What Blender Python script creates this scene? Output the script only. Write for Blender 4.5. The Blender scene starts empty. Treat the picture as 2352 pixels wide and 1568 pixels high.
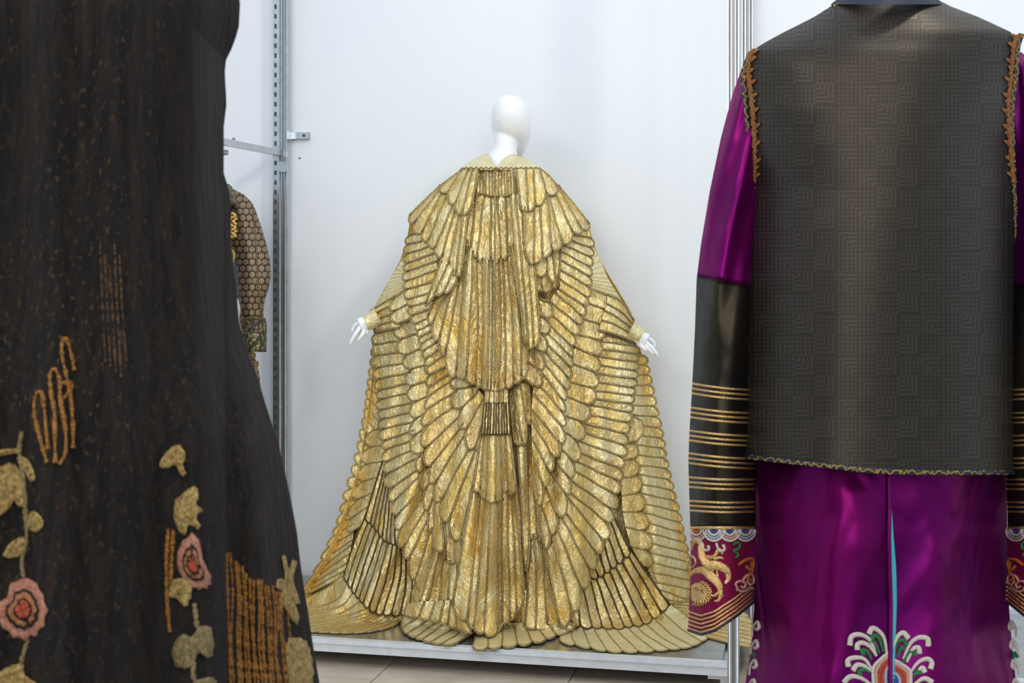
import bpy, math, random
import numpy as np
from mathutils import Matrix, Vector
random.seed(7)
C = bpy.context.scene.collection
SC = bpy.context.scene
F = 3277.0; CZ = 1.308; HY = 600.0; DECK = 0.088
# ------------------------------------------------------------------ camera, world, lights
cd = bpy.data.cameras.new('camera'); cam = bpy.data.objects.new('camera', cd); C.objects.link(cam)
cam.location = (0, 0, CZ); cam.rotation_euler = (math.pi/2, 0, 0)
cd.sensor_width = 36; cd.lens = F/2352*36; cd.shift_y = -(784-HY)/2352
cd.dof.use_dof = True; cd.dof.focus_distance = 4.4; cd.dof.aperture_fstop = 14
SC.camera = cam
w = bpy.data.worlds.new('room_light'); SC.world = w; w.use_nodes = True
w.node_tree.nodes['Background'].inputs[0].default_value = (0.74, 0.87, 1.0, 1)
w.node_tree.nodes['Background'].inputs[1].default_value = 0.92
SC.view_settings.view_transform = 'Standard'; SC.view_settings.look = 'None'
SC.view_settings.exposure = -0.06; SC.view_settings.gamma = 1.0; SC.view_settings.use_curve_mapping = False
def area(name, loc, aim, size, power, col):
    l = bpy.data.lights.new(name, 'AREA'); l.shape = 'RECTANGLE'; l.size, l.size_y = size; l.energy = power; l.color = col
    o = bpy.data.objects.new(name, l); C.objects.link(o); o.location = loc
    o.rotation_euler = (Vector(aim)-Vector(loc)).to_track_quat('-Z', 'Y').to_euler(); return o
area('ceiling_panel_light', (0.3, 3.6, 3.9), (0.2, 4.9, 1.4), (3.0, 0.6), 3, (0.80, 0.93, 1.0))
area('key_track_light', (1.5, 2.4, 3.6), (0.0, 5.0, 1.1), (0.30, 0.30), 33, (1.0, 0.93, 0.82))
area('left_wash_light', (-1.9, 1.4, 3.3), (-0.1, 5.0, 0.7), (1.5, 0.8), 28, (1.0, 0.97, 0.92))
area('added_fill_light', (-0.3, -2.6, 2.3), (0.0, 5.0, 0.7), (5.0, 1.8), 75, (0.96, 0.97, 1.0))  # fill added behind the camera to lift the lower wall and gold reflections
area('rear_panel_light', (0.5, 0.3, 3.6), (0.5, 3.2, 0.8), (1.2, 0.5), 8, (1.0, 0.93, 0.84))
for k, (x, y, z) in enumerate(((-1.1, 0.6, 3.1), (-0.4, 0.1, 3.2), (0.5, -0.2, 3.2), (1.3, 0.5, 3.1), (-0.9, -0.6, 2.4), (0.9, -0.9, 2.5))):
    area('track_spot_light', (x, y, z), (0.0, 5.0, 1.0), (0.16, 0.16), 7, (1.0, 0.92, 0.80))
# ------------------------------------------------------------------ helpers
def at(px, py, Y):
    return np.array([(px-1176)*Y/F, Y, CZ-(py-HY)*Y/F])
def thing(name, label, cat, loc=(0,0,0), group=None, kind=None):
    o = bpy.data.objects.new(name, None); C.objects.link(o); o.location = loc; o.empty_display_size = 0.1
    o['label'] = label; o['category'] = cat
    if group: o['group'] = group
    return o
def mk(name, verts, faces, mat, parent=None, smooth=True, uv=None):
    me = bpy.data.meshes.new(name)
    me.from_pydata([tuple(map(float, v)) for v in verts], [], faces)
    if smooth: me.polygons.foreach_set('use_smooth', [True]*len(me.polygons))
    if uv is not None:
        l = me.uv_layers.new(name='UVMap'); vi = np.empty(len(me.loops), dtype=np.int32); me.loops.foreach_get('vertex_index', vi)
        l.data.foreach_set('uv', np.asarray(uv, dtype=np.float32)[vi].ravel())
    me.materials.append(mat); me.update()
    o = bpy.data.objects.new(name, me); C.objects.link(o)
    if parent is not None:
        o.parent = parent
        if parent.type == 'EMPTY': o.matrix_parent_inverse = Matrix.Translation(-Vector(parent.location))
    return o
class MB:
    def __init__(s): s.v = []; s.f = []
    def add(s, v, f):
        n = len(s.v); s.v += list(v); s.f += [tuple(i+n for i in q) for q in f]
    def box(s, x0, x1, y0, y1, z0, z1, tr=None):
        v = [(x,y,z) for x in (x0,x1) for y in (y0,y1) for z in (z0,z1)]
        if tr: v = [tr(*p) for p in v]
        s.add(v, [(0,1,3,2),(4,6,7,5),(0,4,5,1),(2,3,7,6),(0,2,6,4),(1,5,7,3)])
    def tube(s, P, r, sides=6, flat=1.0, closed=False):
        P = np.asarray(P, float); n = len(P)
        if n < 2: return
        r = np.broadcast_to(np.asarray(r, float), (n,))
        T = np.gradient(P, axis=0); T /= np.linalg.norm(T, axis=1)[:,None]+1e-9
        A = np.cross(T, np.array([0,1.0,0])); L = np.linalg.norm(A, axis=1)
        A[L < 1e-3] = (1,0,0); A /= np.linalg.norm(A, axis=1)[:,None]
        B = np.cross(A, T)
        ang = np.arange(sides)*2*math.pi/sides
        R = P[:,None,:] + r[:,None,None]*(np.cos(ang)[None,:,None]*A[:,None,:] + flat*np.sin(ang)[None,:,None]*B[:,None,:])
        v = R.reshape(-1,3)
        f = [(i*sides+j, i*sides+(j+1)%sides, (i+1)*sides+(j+1)%sides, (i+1)*sides+j) for i in range(n-1) for j in range(sides)]
        f += [tuple(range(sides)), tuple((n-1)*sides+j for j in range(sides))]
        s.add(v, f)
    def ball(s, c, rx, ry=None, rz=None, nu=10, nv=6):
        ry = ry or rx; rz = rz or rx; v = []; f = []
        for i in range(nv+1):
            a = math.pi*i/nv
            for j in range(nu):
                b = 2*math.pi*j/nu
                v.append((c[0]+rx*math.sin(a)*math.cos(b), c[1]+ry*math.sin(a)*math.sin(b), c[2]+rz*math.cos(a)))
        for i in range(nv):
            for j in range(nu):
                f.append((i*nu+j, i*nu+(j+1)%nu, (i+1)*nu+(j+1)%nu, (i+1)*nu+j))
        s.add(v, f)
    def build(s, name, mat, parent=None, smooth=True): return mk(name, s.v, s.f, mat, parent, smooth)
def spline(P, n):
    """Catmull-Rom through the points."""
    P = np.asarray(P, float)
    if len(P) == 2: t = np.linspace(0,1,n)[:,None]; return P[0]*(1-t)+P[1]*t
    Q = np.vstack([2*P[0]-P[1], P, 2*P[-1]-P[-2]]); m = len(P)-1; out = []
    for k in range(n):
        x = k/(n-1)*m; i = min(int(x), m-1); t = x-i; a,b,c,d = Q[i],Q[i+1],Q[i+2],Q[i+3]
        out.append(0.5*((2*b)+(c-a)*t+(2*a-5*b+4*c-d)*t*t+(3*b-a-3*c+d)*t**3))
    return np.array(out)
class Surf:
    """A cloth surface: rows of (image row, left, right, bulge depth, axis depth)."""
    def __init__(s, tab, p=2.2, fold=None, floor=False):
        s.t = np.array(tab, float); s.p = p; s.fold = fold; s.floor = floor
    def row(s, py):
        t = s.t; return [np.interp(py, t[:,0], t[:,k]) for k in range(1,5)]
    def Y(s, px, py, off=0.0, back=False):
        L,R,D,Yc = s.row(py); c = (L+R)/2; h = (R-L)/2; u = np.clip((px-c)/h, -1, 1)
        prof = 1-np.abs(u)**s.p
        if back: return Yc + D*prof
        y = Yc - D*prof - off
        if s.fold: y = y + s.fold(px, py, u)
        if s.floor:
            yf = (CZ-DECK)*F/np.maximum(py-HY, 1.0) - 0.010 - off*0.5
            k = 0.045; d = np.clip(0.5+0.5*(yf-y)/k, 0, 1); y = yf*(1-d)+y*d - k*d*(1-d)
            y = np.minimum(y, yf)
        return y
    def P(s, px, py, off=0.0, back=False): return at(px, py, float(s.Y(px, py, off, back)))
def loft(name, s, y0, y1, mat, parent, rows=60, cols=40, off=0.0, warp=None, closed=True, u0=-1, u1=1, cap=True):
    """Closed garment body: camera side from the surface, far side mirrored behind its axis."""
    v = []; uv = []; n = cols
    ys = np.linspace(y0, y1, rows)
    for k, py in enumerate(ys):
        L,R,D,Yc = s.row(py); c=(L+R)/2; h=(R-L)/2
        for j in range(n+1):
            u = -math.cos(math.pi*j/n) if (u0==-1 and u1==1) else u0+(u1-u0)*j/n
            px = c+h*u; q = py + (warp(px, py) if warp else 0)
            v.append(at(px, q, float(s.Y(px, py, off)))); uv.append((px/100, q/100))
        if closed:
            for j in range(1, n):
                u = math.cos(math.pi*j/n); px = c+h*u; q = py + (warp(px, py) if warp else 0)
                v.append(at(px, q, float(s.Y(px, py, -off, True)))); uv.append((px/100, q/100))
    v = [np.array([q[0], q[1], max(q[2], 0.012)]) for q in v]
    m = 2*n if closed else n+1
    f = [(i*m+j, i*m+(j+1)%m, (i+1)*m+(j+1)%m, (i+1)*m+j) for i in range(rows-1) for j in range(m if closed else m-1)]
    if closed and cap: f += [tuple(range(m)), tuple((rows-1)*m+j for j in range(m))]
    return mk(name, v, f, mat, parent, True, uv)
# ------------------------------------------------------------------ materials
class NT:
    def __init__(s, name):
        s.m = bpy.data.materials.new(name); s.m.use_nodes = True; s.t = s.m.node_tree; s.b = s.t.nodes['Principled BSDF']
    def n(s, typ, **kw):
        o = s.t.nodes.new(typ)
        for k, v in kw.items(): setattr(o, k, v)
        return o
    def l(s, a, b): s.t.links.new(a, b)
    def M(s, op, a, b=None, c=None):
        o = s.n('ShaderNodeMath', operation=op)
        for i, x in enumerate((a, b, c)):
            if x is None: continue
            if isinstance(x, (int, float)): o.inputs[i].default_value = x
            else: s.l(x, o.inputs[i])
        return o.outputs[0]
    def mix(s, fac, a, b):
        o = s.n('ShaderNodeMix', data_type='RGBA')
        if isinstance(fac, (int, float)): o.inputs[0].default_value = fac
        else: s.l(fac, o.inputs[0])
        for i, x in ((6, a), (7, b)):
            if isinstance(x, tuple): o.inputs[i].default_value = (*x, 1)
            else: s.l(x, o.inputs[i])
        return o.outputs[2]
    def noise(s, scale, detail=3, stretch=(1,1,1), rough=0.5, dist=0.0, kind='Object'):
        tc = s.n('ShaderNodeTexCoord'); mp = s.n('ShaderNodeMapping'); mp.inputs['Scale'].default_value = stretch
        s.l(tc.outputs[kind], mp.inputs[0]); o = s.n('ShaderNodeTexNoise'); o.inputs['Scale'].default_value = scale
        o.inputs['Detail'].default_value = detail; o.inputs['Roughness'].default_value = rough; o.inputs['Distortion'].default_value = dist
        s.l(mp.outputs[0], o.inputs[0]); return o.outputs[0]
    def ramp(s, fac, a, b):
        o = s.n('ShaderNodeMapRange'); s.l(fac, o.inputs[0]); o.inputs[1].default_value = a; o.inputs[2].default_value = b
        return o.outputs[0]
    def bump(s, h, strength, dist):
        o = s.n('ShaderNodeBump'); o.inputs['Strength'].default_value = strength; o.inputs['Distance'].default_value = dist
        s.l(h, o.inputs['Height']); s.l(o.outputs[0], s.b.inputs['Normal'])
    def set(s, **kw):
        for k, v in kw.items():
            k = k.replace('_', ' '); s.b.inputs[k].default_value = (*v, 1) if isinstance(v, tuple) else v
def simple(name, col, rough=0.5, metal=0.0, nz=None, **kw):
    m = NT(name); m.set(Base_Color=col, Roughness=rough, Metallic=metal, **kw)
    if nz:
        sc, amt, bmp = nz; nn = m.noise(sc, 4); d = tuple(c*(1-amt) for c in col); e = tuple(min(1, c*(1+amt)) for c in col)
        m.l(m.mix(m.ramp(nn, 0.3, 0.7), d, e), m.b.inputs['Base Color'])
        if bmp: m.bump(nn, bmp, 0.002)
    return m.m
def lame(name, c0, c1, rough=0.36, metal=0.86, bs=0.55):
    m = NT(name); n1 = m.noise(9, 4, (1.3,1.0,0.7), 0.6, 1.2); n2 = m.noise(42, 5, (1,1,0.7), 0.6, 1.8); n3 = m.noise(420, 2)
    m.l(m.mix(m.ramp(n1, 0.3, 0.72), c0, c1), m.b.inputs['Base Color'])
    h = m.M('ADD', m.M('MULTIPLY', n2, 1.0), m.M('ADD', m.M('MULTIPLY', n1, 1.3), m.M('MULTIPLY', n3, 0.07)))
    m.bump(h, bs, 0.020); m.set(Metallic=metal, Roughness=rough)
    return m.m
GOLD = lame('gold_lame', (0.82,0.53,0.12), (0.96,0.86,0.52), .31)
GOLDP = lame('pale_gold_lame', (0.82,0.68,0.34), (0.90,0.82,0.52), 0.42, 0.65, 0.5)
LINING = lame('gold_lining', (0.55,0.36,0.10), (0.66,0.48,0.18), 0.45, 0.7, 0.4)
def cordmat(name, a, b):
    m = NT(name); n = m.noise(520, 2); m.l(m.mix(m.ramp(n, 0.42, 0.68), a, b), m.b.inputs['Base Color'])
    m.set(Metallic=0.55, Roughness=0.45); m.bump(n, 0.8, 0.002); return m.m
CORD = cordmat('bronze_cord', (0.13,0.088,0.026), (0.72,0.55,0.25))
CORDD = cordmat('dark_bronze_cord', (0.045,0.028,0.010), (0.20,0.13,0.055))
CORDP = cordmat('olive_cord', (0.26,0.19,0.06), (0.66,0.52,0.24))
WHITE = simple('gloss_white', (0.86,0.87,0.89), 0.07, 0.0, Coat_Weight=0.5)
ALU = simple('aluminium', (0.50,0.53,0.55), 0.26, 0.9, (30,0.10,0.05))
ALUD = simple('slotted_dark_steel', (0.06,0.065,0.07), 0.5, 0.4)
RAILM = simple('satin_aluminium', (0.66,0.69,0.72), 0.45, 0.35, (30,0.06,0.03))
GROOVE = simple('post_groove', (0.22,0.22,0.21), 0.4, 0.6)
DECKM = simple('brushed_deck', (0.42,0.43,0.43), 0.24, 0.9, (14,0.18,0.04))
GOLDTH = NT('gold_thread'); _n = GOLDTH.noise(700, 2); GOLDTH.l(GOLDTH.mix(GOLDTH.ramp(_n,0.35,0.65), (0.42,0.20,0.05), (1.0,0.72,0.32)), GOLDTH.b.inputs['Base Color'])
GOLDTH.set(Metallic=0.85, Roughness=0.28); GOLDTH.bump(_n, 0.9, 0.002); GOLDTH = GOLDTH.m
def paint():
    m = NT('white_wall_paint'); n = m.noise(160, 4); n2 = m.noise(1.2, 2)
    m.l(m.mix(n2, (0.74,0.77,0.81), (0.80,0.825,0.86)), m.b.inputs['Base Color']); m.set(Roughness=0.75); m.bump(n, 0.18, 0.004); return m.m
WALL = paint()
def stone():
    m = NT('limestone'); n = m.noise(5, 6, (1,2.5,1), 0.6, 0.8); oi = m.n('ShaderNodeObjectInfo')
    c = m.mix(m.ramp(n,0.3,0.7), (0.42,0.34,0.26), (0.62,0.54,0.44)); c = m.mix(m.M('MULTIPLY', oi.outputs['Random'], 0.35), c, (0.50,0.40,0.31))
    m.l(c, m.b.inputs['Base Color']); m.set(Roughness=0.45); return m.m
STONE = stone()
GROUT = simple('grout', (0.22,0.18,0.14), 0.9)
# ------------------------------------------------------------------ setting: wall, floor, rack
TH = math.radians(12.46); E = np.array([math.cos(TH), -math.sin(TH)]); N = np.array([math.sin(TH), math.cos(TH)]); P0 = np.array([0.033, 4.487])
def rk(s, d, z): q = P0 + s*E + d*N; return (q[0], q[1], z)
m_ = MB(); m_.box(-6, 5, 0.895, 1.0, 0, 4.4, rk)
o = m_.build('wall_back', WALL, None, False); o['kind'] = 'structure'
m_ = MB(); m_.box(-6, 6, -1, 8, -0.06, -0.006); fl = m_.build('floor', GROUT, None, False); fl['kind'] = 'structure'
def tile(i, j, me=[None]):
    if me[0] is None:
        b = MB(); g = 0.298; b.box(-g, g, -g, g, -0.02, 0); o = b.build('tile', STONE, fl, False); me[0] = o.data
    else:
        o = bpy.data.objects.new('tile', me[0]); C.objects.link(o); o.parent = fl
    q = rk(-2.55+0.6*i, -2.4+0.6*j+0.1, 0); o.location = (q[0], q[1], 0); o.rotation_euler = (0,0,-TH)
for i in range(9):
    for j in range(6): tile(i, j)
m_ = MB(); m_.ball(np.array(at(688, 363, 5.50)), 0.004, 0.004, 0.003); o = m_.build('wall_hole_dot', ALUD); o['label'] = 'tiny dark bead standing in for a hole in the white wall beside the left upright'; o['category'] = 'screw'  # dark ball put in place of a small hole in the wall
wy = P0 + 0.893*N; 
xr = (688-1176)/F; yy = (wy[1]+wy[0]*math.tan(TH))/(1+xr*math.tan(TH)); o.data.transform(Matrix.Translation(Vector(at(688,363,yy))-Vector(at(688,363,5.50))))
def rack(s0, s1, label, full):
    r = thing('display_rack', label, 'rack', rk((s0+s1)/2, 0.42, 0))
    b = MB(); b.box(s0+.02, s1-.02, 0.012, 0.83, DECK-0.012, DECK-0.001, rk); b.build('deck', DECKM, r, False)
    b = MB(); b.box(s0, s1, -0.018, 0.012, DECK-0.040, DECK, rk); b.box(s0, s1, -0.014, -0.019, DECK-0.004, DECK+0.001, rk)
    b.box(s0, s1, -0.024, -0.018, DECK-0.013, DECK-0.007, rk); b.build('front_rail', RAILM, r, False)
    b = MB(); b.box(s0, s1, 0.83, 0.86, DECK-0.040, DECK, rk); b.build('back_rail', ALU, r, False)
    for s in (s0, s1-0.03):
        b = MB(); b.box(s, s+.03, 0.012, 0.83, DECK-0.05, DECK-0.013, rk); b.build('side_rail', ALU, r, False)
    def post(s, d, slot=False, w=0.034):
        b = MB(); h = w/2
        b.box(s-h, s-h*0.30, d-h, d+h, 0, 3.5, rk); b.box(s+h*0.30, s+h, d-h, d+h, 0, 3.5, rk); b.box(s-h*0.3, s+h*.3, d-h*.55, d+h*.55, 0, 3.5, rk)
        p = b.build('post', ALU, r, False)
        b = MB(); b.box(s-h*0.30, s+h*.30, d-h*.80, d-h*.56, 0, 3.5, rk); b.build('groove', GROOVE, p, False)
        b = MB(); b.tube([rk(s-h*.65, d-h, 0), rk(s-h*.65, d-h, 3.5)], h*.2, 8); b.tube([rk(s+h*.65, d-h, 0), rk(s+h*.65, d-h, 3.5)], h*.2, 8); b.build('rib', ALU, p)
        if slot:
            b = MB(); b.box(s-h-0.026, s-h, d-h*.7, d-h*.2, 0, 3.5, rk); q = b.build('slotted_strip', ALU, p, False)
            b = MB()
            for k in range(86): b.box(s-h-0.019, s-h-0.011, d-h*.7-0.003, d-h*.7+.002, 0.2+0.038*k, 0.2+0.038*k+0.017, rk)
            q = b.build('slots', ALUD, p, False); q['kind'] = 'stuff'
        b = MB(); b.box(s-h*1.5, s+h*1.5, d-h*1.5, d+h*1.5, 0, 0.008, rk); b.build('foot_plate', ALU, p, False)
    if full:
        post(s0, 0, False); post(s0+0.012, 0.845, True); post(s1+.018, -0.004); post(s1+.014, 0.845, w=0.040)
        # side rail high up on the left pair of posts
        z = CZ - (349-HY)*5.5/F
        b = MB(); b.box(s0-0.02, s0+0.008, 0, 0.835, z-0.011, z+0.011, rk); sb = b.build('side_beam', ALU, r, False)
        b = MB(); b.tube([rk(s0-0.5, 0.40, z-0.03), rk(s0-0.03, 0.40, z-0.03)], 0.010, 10); b.build('hanging_tube', ALU, r)
        b = MB(); b.box(s0-0.004, s0+0.030, 0.82, 0.85, z-0.075, z-0.035, rk); b.build('beam_clip', ALU, r, False)
        b = MB(); b.tube([rk(s0-.006,0.40,z+0.008), rk(s0-.006,0.40,z+0.022)], 0.006, 8); b.build('bolt', ALU, r)
        b = MB(); z2 = CZ-(310-HY)*5.55/F; b.box(s0+0.028, s0+0.10, 0.872, 0.894, z2-0.013, z2+0.013, rk); b.box(s0+0.026, s0+0.036, 0.84, 0.894, z2-0.016, z2+0.016, rk)
        br = b.build('wall_bracket', ALU, r, False); b = MB(); q = rk(s0+0.082, 0.870, z2); b.ball(q, 0.006, 0.004, 0.006); b.build('screw', ALUD, br)
        b = MB(); b.box(s1-0.06, s1, -0.012, 0.004, DECK-0.052, DECK-0.040, rk); b.box(s1-0.022, s1, -0.012, 0.004, DECK-0.072, DECK-0.052, rk); b.build('corner_gusset', ALU, r, False)
    return r
rack(-1.14, 0.640, 'aluminium display rack with low metal deck under the gold cape', True)
rl = rack(-2.99, -1.19, 'metal rack deck carrying the brown swirl-patterned coat', False)
rr = rack(0.715, 2.5, 'metal rack deck behind the purple robe, right of the upright posts', False)
# ------------------------------------------------------------------ gold figure surface
GT = [(340,1095,1205,.06,5.05),(383,1062,1238,.09,5.05),(400,1045,1262,.10,5.05),(430,1008,1284,.13,5.05),(460,975,1310,.15,5.05),(500,942,1347,.17,5.05),(530,938,1357,.18,5.05),(560,932,1364,.19,5.05),
(600,918,1380,.20,5.05),(640,896,1404,.20,5.05),(680,873,1428,.20,5.05),(712,855,1448,.20,5.05),(750,853,1460,.20,5.05),(775,862,1466,.21,5.05),(800,860,1471,.22,5.05),(850,855,1482,.22,5.05),
(900,850,1493,.23,5.05),(950,843,1504,.25,5.05),(1000,835,1515,.26,5.05),(1050,826,1523,.28,5.05),(1100,815,1533,.29,5.05),(1150,798,1546,.30,5.05),(1200,780,1560,.31,5.05),(1250,760,1570,.33,5.05),
(1300,735,1582,.34,5.06),(1340,705,1590,.35,5.08),(1400,680,1600,.36,5.08),(1500,600,1740,.37,5.08)]
def gfold(px, py, u):
    a = np.clip((py-560)/800, 0, 1)
    k = 0.040*a*(np.sin(u*12+0.6)+0.45*np.sin(u*25+1.7))+0.012*a*np.sin(u*47+py/130) 
    k = k + 0.017*np.clip((py-400)/100,0,1)*np.exp(-((px-1150)/110.0)**2)*np.sin((px-1150)/9.5+0.4)
    return k
G = Surf(GT, 2.2, gfold, True)
def keys_to_lines(keys):
    out = []
    for k in keys:
        k = list(k)
        P = [(k[0],k[1]),(k[2],k[3])] if len(k)==4 else [(k[0],k[1]),(k[2],k[3]),(k[4],k[5])]
        out.append(spline(P, 13))
    return np.array(out)
def band(root, name, keys, n=None, off=0.02, fold=0.0, cord=CORD, mat=None, cr=0.0043, cap=0.55, puff=0.0009, surf=None, feathers=True, wob=0.9):
    """One tier of stitched feathers: lining sheet > each feather, and the cord that outlines them."""
    S = surf or G; L = keys_to_lines(keys)
    if n:
        d = np.linalg.norm(np.diff(L[:,0],axis=0),axis=1)+np.linalg.norm(np.diff(L[:,-1],axis=0),axis=1)
        t = np.concatenate([[0],np.cumsum(d)]); t /= t[-1]; T = np.linspace(0,1,n+1)
        L = np.stack([np.stack([np.interp(T,t,L[:,i,c]) for c in (0,1)],-1) for i in range(L.shape[1])],1)
    K = len(L); mats = mat or GOLD
    for i in range(1,K-1):
        ph = random.uniform(0,6.28); vv = np.linspace(0,1,13)
        L[i,:,0] += wob*np.sin(vv*9+ph)*vv*(1-vv)*3; L[i,:,1] += wob*np.sin(vv*8+ph+2)*vv*(1-vv)*3
    ph = random.uniform(0,6.28)
    def dep(px, py, o, q):
        return float(S.Y(px, py, off+o)) + fold*math.sin(q*2.1+ph)
    nv = 12; NU = 6
    lv = []; lf = []
    for i in range(K):
        for v in range(nv+1): lv.append(at(L[i,v,0], L[i,v,1], dep(*L[i,v], -0.011, i)))
    for i in range(K-1):
        for v in range(nv): lf.append((i*(nv+1)+v, i*(nv+1)+v+1, (i+1)*(nv+1)+v+1, (i+1)*(nv+1)+v))
    panel = mk(name, lv, lf, LINING, root)
    cb = MB()
    for i in range(K-1):
        a, b = L[i], L[i+1]; wd = np.linalg.norm(a[-1]-b[-1]); dr = (a[-1]-a[-3])+(b[-1]-b[-3]); dr /= np.linalg.norm(dr)+1e-6
        g = np.empty((NU+1, nv+1, 2)); 
        for s in range(NU+1):
            q = (1-math.cos(math.pi*s/NU))/2
            e = cap*wd*math.sqrt(max(0,1-(2*q-1)**2))
            for v in range(nv+1):
                g[s,v] = a[v]*(1-q)+b[v]*q + dr*e*(v/nv)**2.5
        vs = []
        for s in range(NU+1):
            q = (1-math.cos(math.pi*s/NU))/2
            for v in range(nv+1):
                pf = puff*(4*q*(1-q))**0.9*min(1, 3*(1-v/nv)+0.0)
                vs.append(at(g[s,v,0], g[s,v,1], dep(g[s,v,0], g[s,v,1], pf, i+q)))
        if feathers:
            mk('feather', vs, [(s*(nv+1)+v, (s+1)*(nv+1)+v, (s+1)*(nv+1)+v+1, s*(nv+1)+v+1) for s in range(NU) for v in range(nv)], mats, panel)
        V = np.array(vs).reshape(NU+1, nv+1, 3)
        def tb(P): 
            P = np.array(P); P[:,1] -= 0.0012; cb.tube(P, cr*np.random.default_rng(i).uniform(0.88,1.1,len(P)), 8, 0.62)
        if cr > 0:
            tb(V[0]); tb(V[:, -1])
            if i == K-2: tb(V[NU])
    if cr > 0: cb.build('cording', cord, panel)
    return panel
robe = thing('winged_robe', 'floor-length gold lame robe with tiers of stitched wing feathers and long train', 'robe', at(1150,1400,4.98))
loft('underskirt', G, 384, 1405, GOLD, robe, 60, 60, off=-0.03)
# left back skirt
band(robe,'wing_panel',[(895,795,868,778),(882,930,851,905),(866,1000,842,966),(855,1065,829,1045),(846,1110,816,1100),(838,1150,797,1158),(816,1193,778,1215),(812,1216,765,1239),(811,1238,749,1277),(806,1252,728,1314),(804,1277,702,1347),(800,1300,680,1368),(793,1321,640,1398)],n=25,off=0.0,cord=CORDP,cr=.0032,puff=.0006)
band(robe,'wing_panel',[(900,985,868,985),(890,1040,852,1045),(875,1100,838,1110),(850,1160,815,1185),(840,1200,811,1218)],n=6,off=0.006,cord=CORDP,cr=.0032,puff=.0006)
band(robe,'train_panel',[(790,1312,750,1350,640,1402),(793,1321,765,1372,640,1412),(821,1370,775,1403,640,1430),(851,1400,790,1420,660,1445),(885,1405,820,1432,740,1450),(905,1405,862,1432,790,1452),(918,1406,890,1432,842,1450),(934,1405,925,1420,895,1441),(938,1402,940,1408,930,1420)],n=14,off=0.004,cord=CORDP,cr=.0029,puff=.0006,cap=.25,mat=GOLD)
band(robe,'wing_panel',[(840,1183,812,1250,791,1318),(862,1205,840,1270,813,1354),(886,1238,868,1300,840,1385),(905,1246,893,1320,867,1403),(920,1250,915,1330,895,1404),(935,1250,943,1330,936,1403),(950,1250,960,1330,958,1403)],n=12,off=0.012,cord=CORDD,cr=.0034,puff=.0006)
band(robe,'wing_panel',[(885,1038,840,1183),(888,1050,852,1196),(891,1080,866,1212),(897,1110,886,1239),(905,1150,905,1246),(925,1180,935,1250)],n=9,off=0.018,cord=CORDD,cr=.0034,puff=.0006)
# left big wing
band(robe,'wing_panel',[(914,752,869,764),(922,782,868,790),(930,808,869,815),(938,832,871,843),(944,855,873,869),(947,878,876,894),(949,900,877,916),(951,923,878,940),(952,945,881,961),(952,968,882,984),(952,988,886,1010),(954,1008,891,1030),(956,1028,892,1058),(966,1048,896,1084),(967,1072,904,1117),(970,1086,909,1147),(972,1115,917,1178),(980,1126,922,1211),(983,1160,929,1250),(989,1178,942,1276),(991,1207,958,1320),(1000,1225,975,1350)],off=0.035,fold=.004)
band(robe,'wing_panel',[(956,728,919,741),(964,764,925,777),(973,797,937,813),(984,835,948,846),(989,871,951,884),(990,907,957,920),(985,943,960,958),(982,979,955,997),(987,1025,967,1039),(993,1063,973,1079),(996,1096,979,1119),(1000,1130,987,1163),(1005,1170,996,1212),(1010,1210,1004,1250)],off=0.042,cap=.5)
band(robe,'wing_panel',[(1000,1256,948,1352),(1005,1256,964,1383),(1010,1256,982,1385),(1020,1258,1009,1384),(1035,1285,1029,1378),(1050,1285,1050,1372),(1062,1240,1078,1372)],off=0.036,fold=.012,cap=.35)
band(robe,'wing_panel',[(1000,1110,996,1250),(1012,1140,1019,1256),(1020,1155,1024,1280),(1040,1190,1046,1286),(1058,1230,1062,1290)],off=0.048,fold=.006)
band(robe,'wing_panel',[(1035,805,985,830),(1040,830,992,856),(1045,850,992,884),(1052,862,990,906),(1052,895,987,935),(1054,925,984,974),(1064,948,987,1020),(1066,972,994,1063),(1078,980,1003,1103),(1082,1018,1016,1145),(1094,1026,1033,1188),(1100,1050,1060,1230),(1106,1110,1076,1235)],off=0.056,fold=.004)
band(robe,'wing_panel',[(1085,862,1044,868),(1095,885,1052,893),(1100,895,1063,935),(1113,912,1074,978),(1112,960,1093,1022),(1110,1000,1104,1032)],off=0.064)
# left elbow wing
band(robe,'wing_panel',[(990,530,947,538),(992,548,941,560),(996,563,938,582),(1003,580,938,603),(1004,600,937,622),(1003,620,936,644),(1002,645,938,663),(998,668,943,686),(994,690,946,703),(992,708,951,722),(995,724,958,742),(998,740,963,757),(1002,753,967,772),(1006,765,971,787),(1012,778,976,803),(1018,795,982,820),(1026,812,988,838),(1035,835,994,856)],off=0.072,fold=.004)
# right back skirt
band(robe,'wing_panel',[(1457,815,1474,815),(1452,870,1483,866),(1445,940,1499,943),(1442,972,1508,980),(1443,1010,1516,1020),(1446,1050,1521,1057),(1452,1088,1531,1102),(1455,1110,1538,1127),(1458,1132,1544,1150),(1463,1175,1556,1202),(1470,1217,1565,1243),(1477,1262,1577,1288),(1482,1295,1584,1318),(1498,1330,1585,1347),(1512,1350,1574,1372),(1525,1372,1548,1382)],n=25,off=0.0,cord=CORDP,cr=.0034,puff=.0006)
band(robe,'wing_panel',[(1425,960,1443,955),(1425,1020,1446,1018),(1425,1058,1446,1056),(1425,1098,1451,1094),(1428,1138,1457,1133),(1430,1175,1463,1175),(1437,1210,1470,1217),(1450,1255,1478,1262),(1470,1290,1480,1300)],off=0.008,cord=CORDP,cr=.0032,puff=.0006)
band(robe,'train_panel',[(1535,1378,1690,1392),(1540,1390,1712,1412),(1550,1400,1722,1432),(1575,1418,1726,1452),(1600,1440,1725,1470),(1620,1462,1715,1486)],n=9,off=0.002,cord=CORDP,cr=.0029,puff=.0006)
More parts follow.
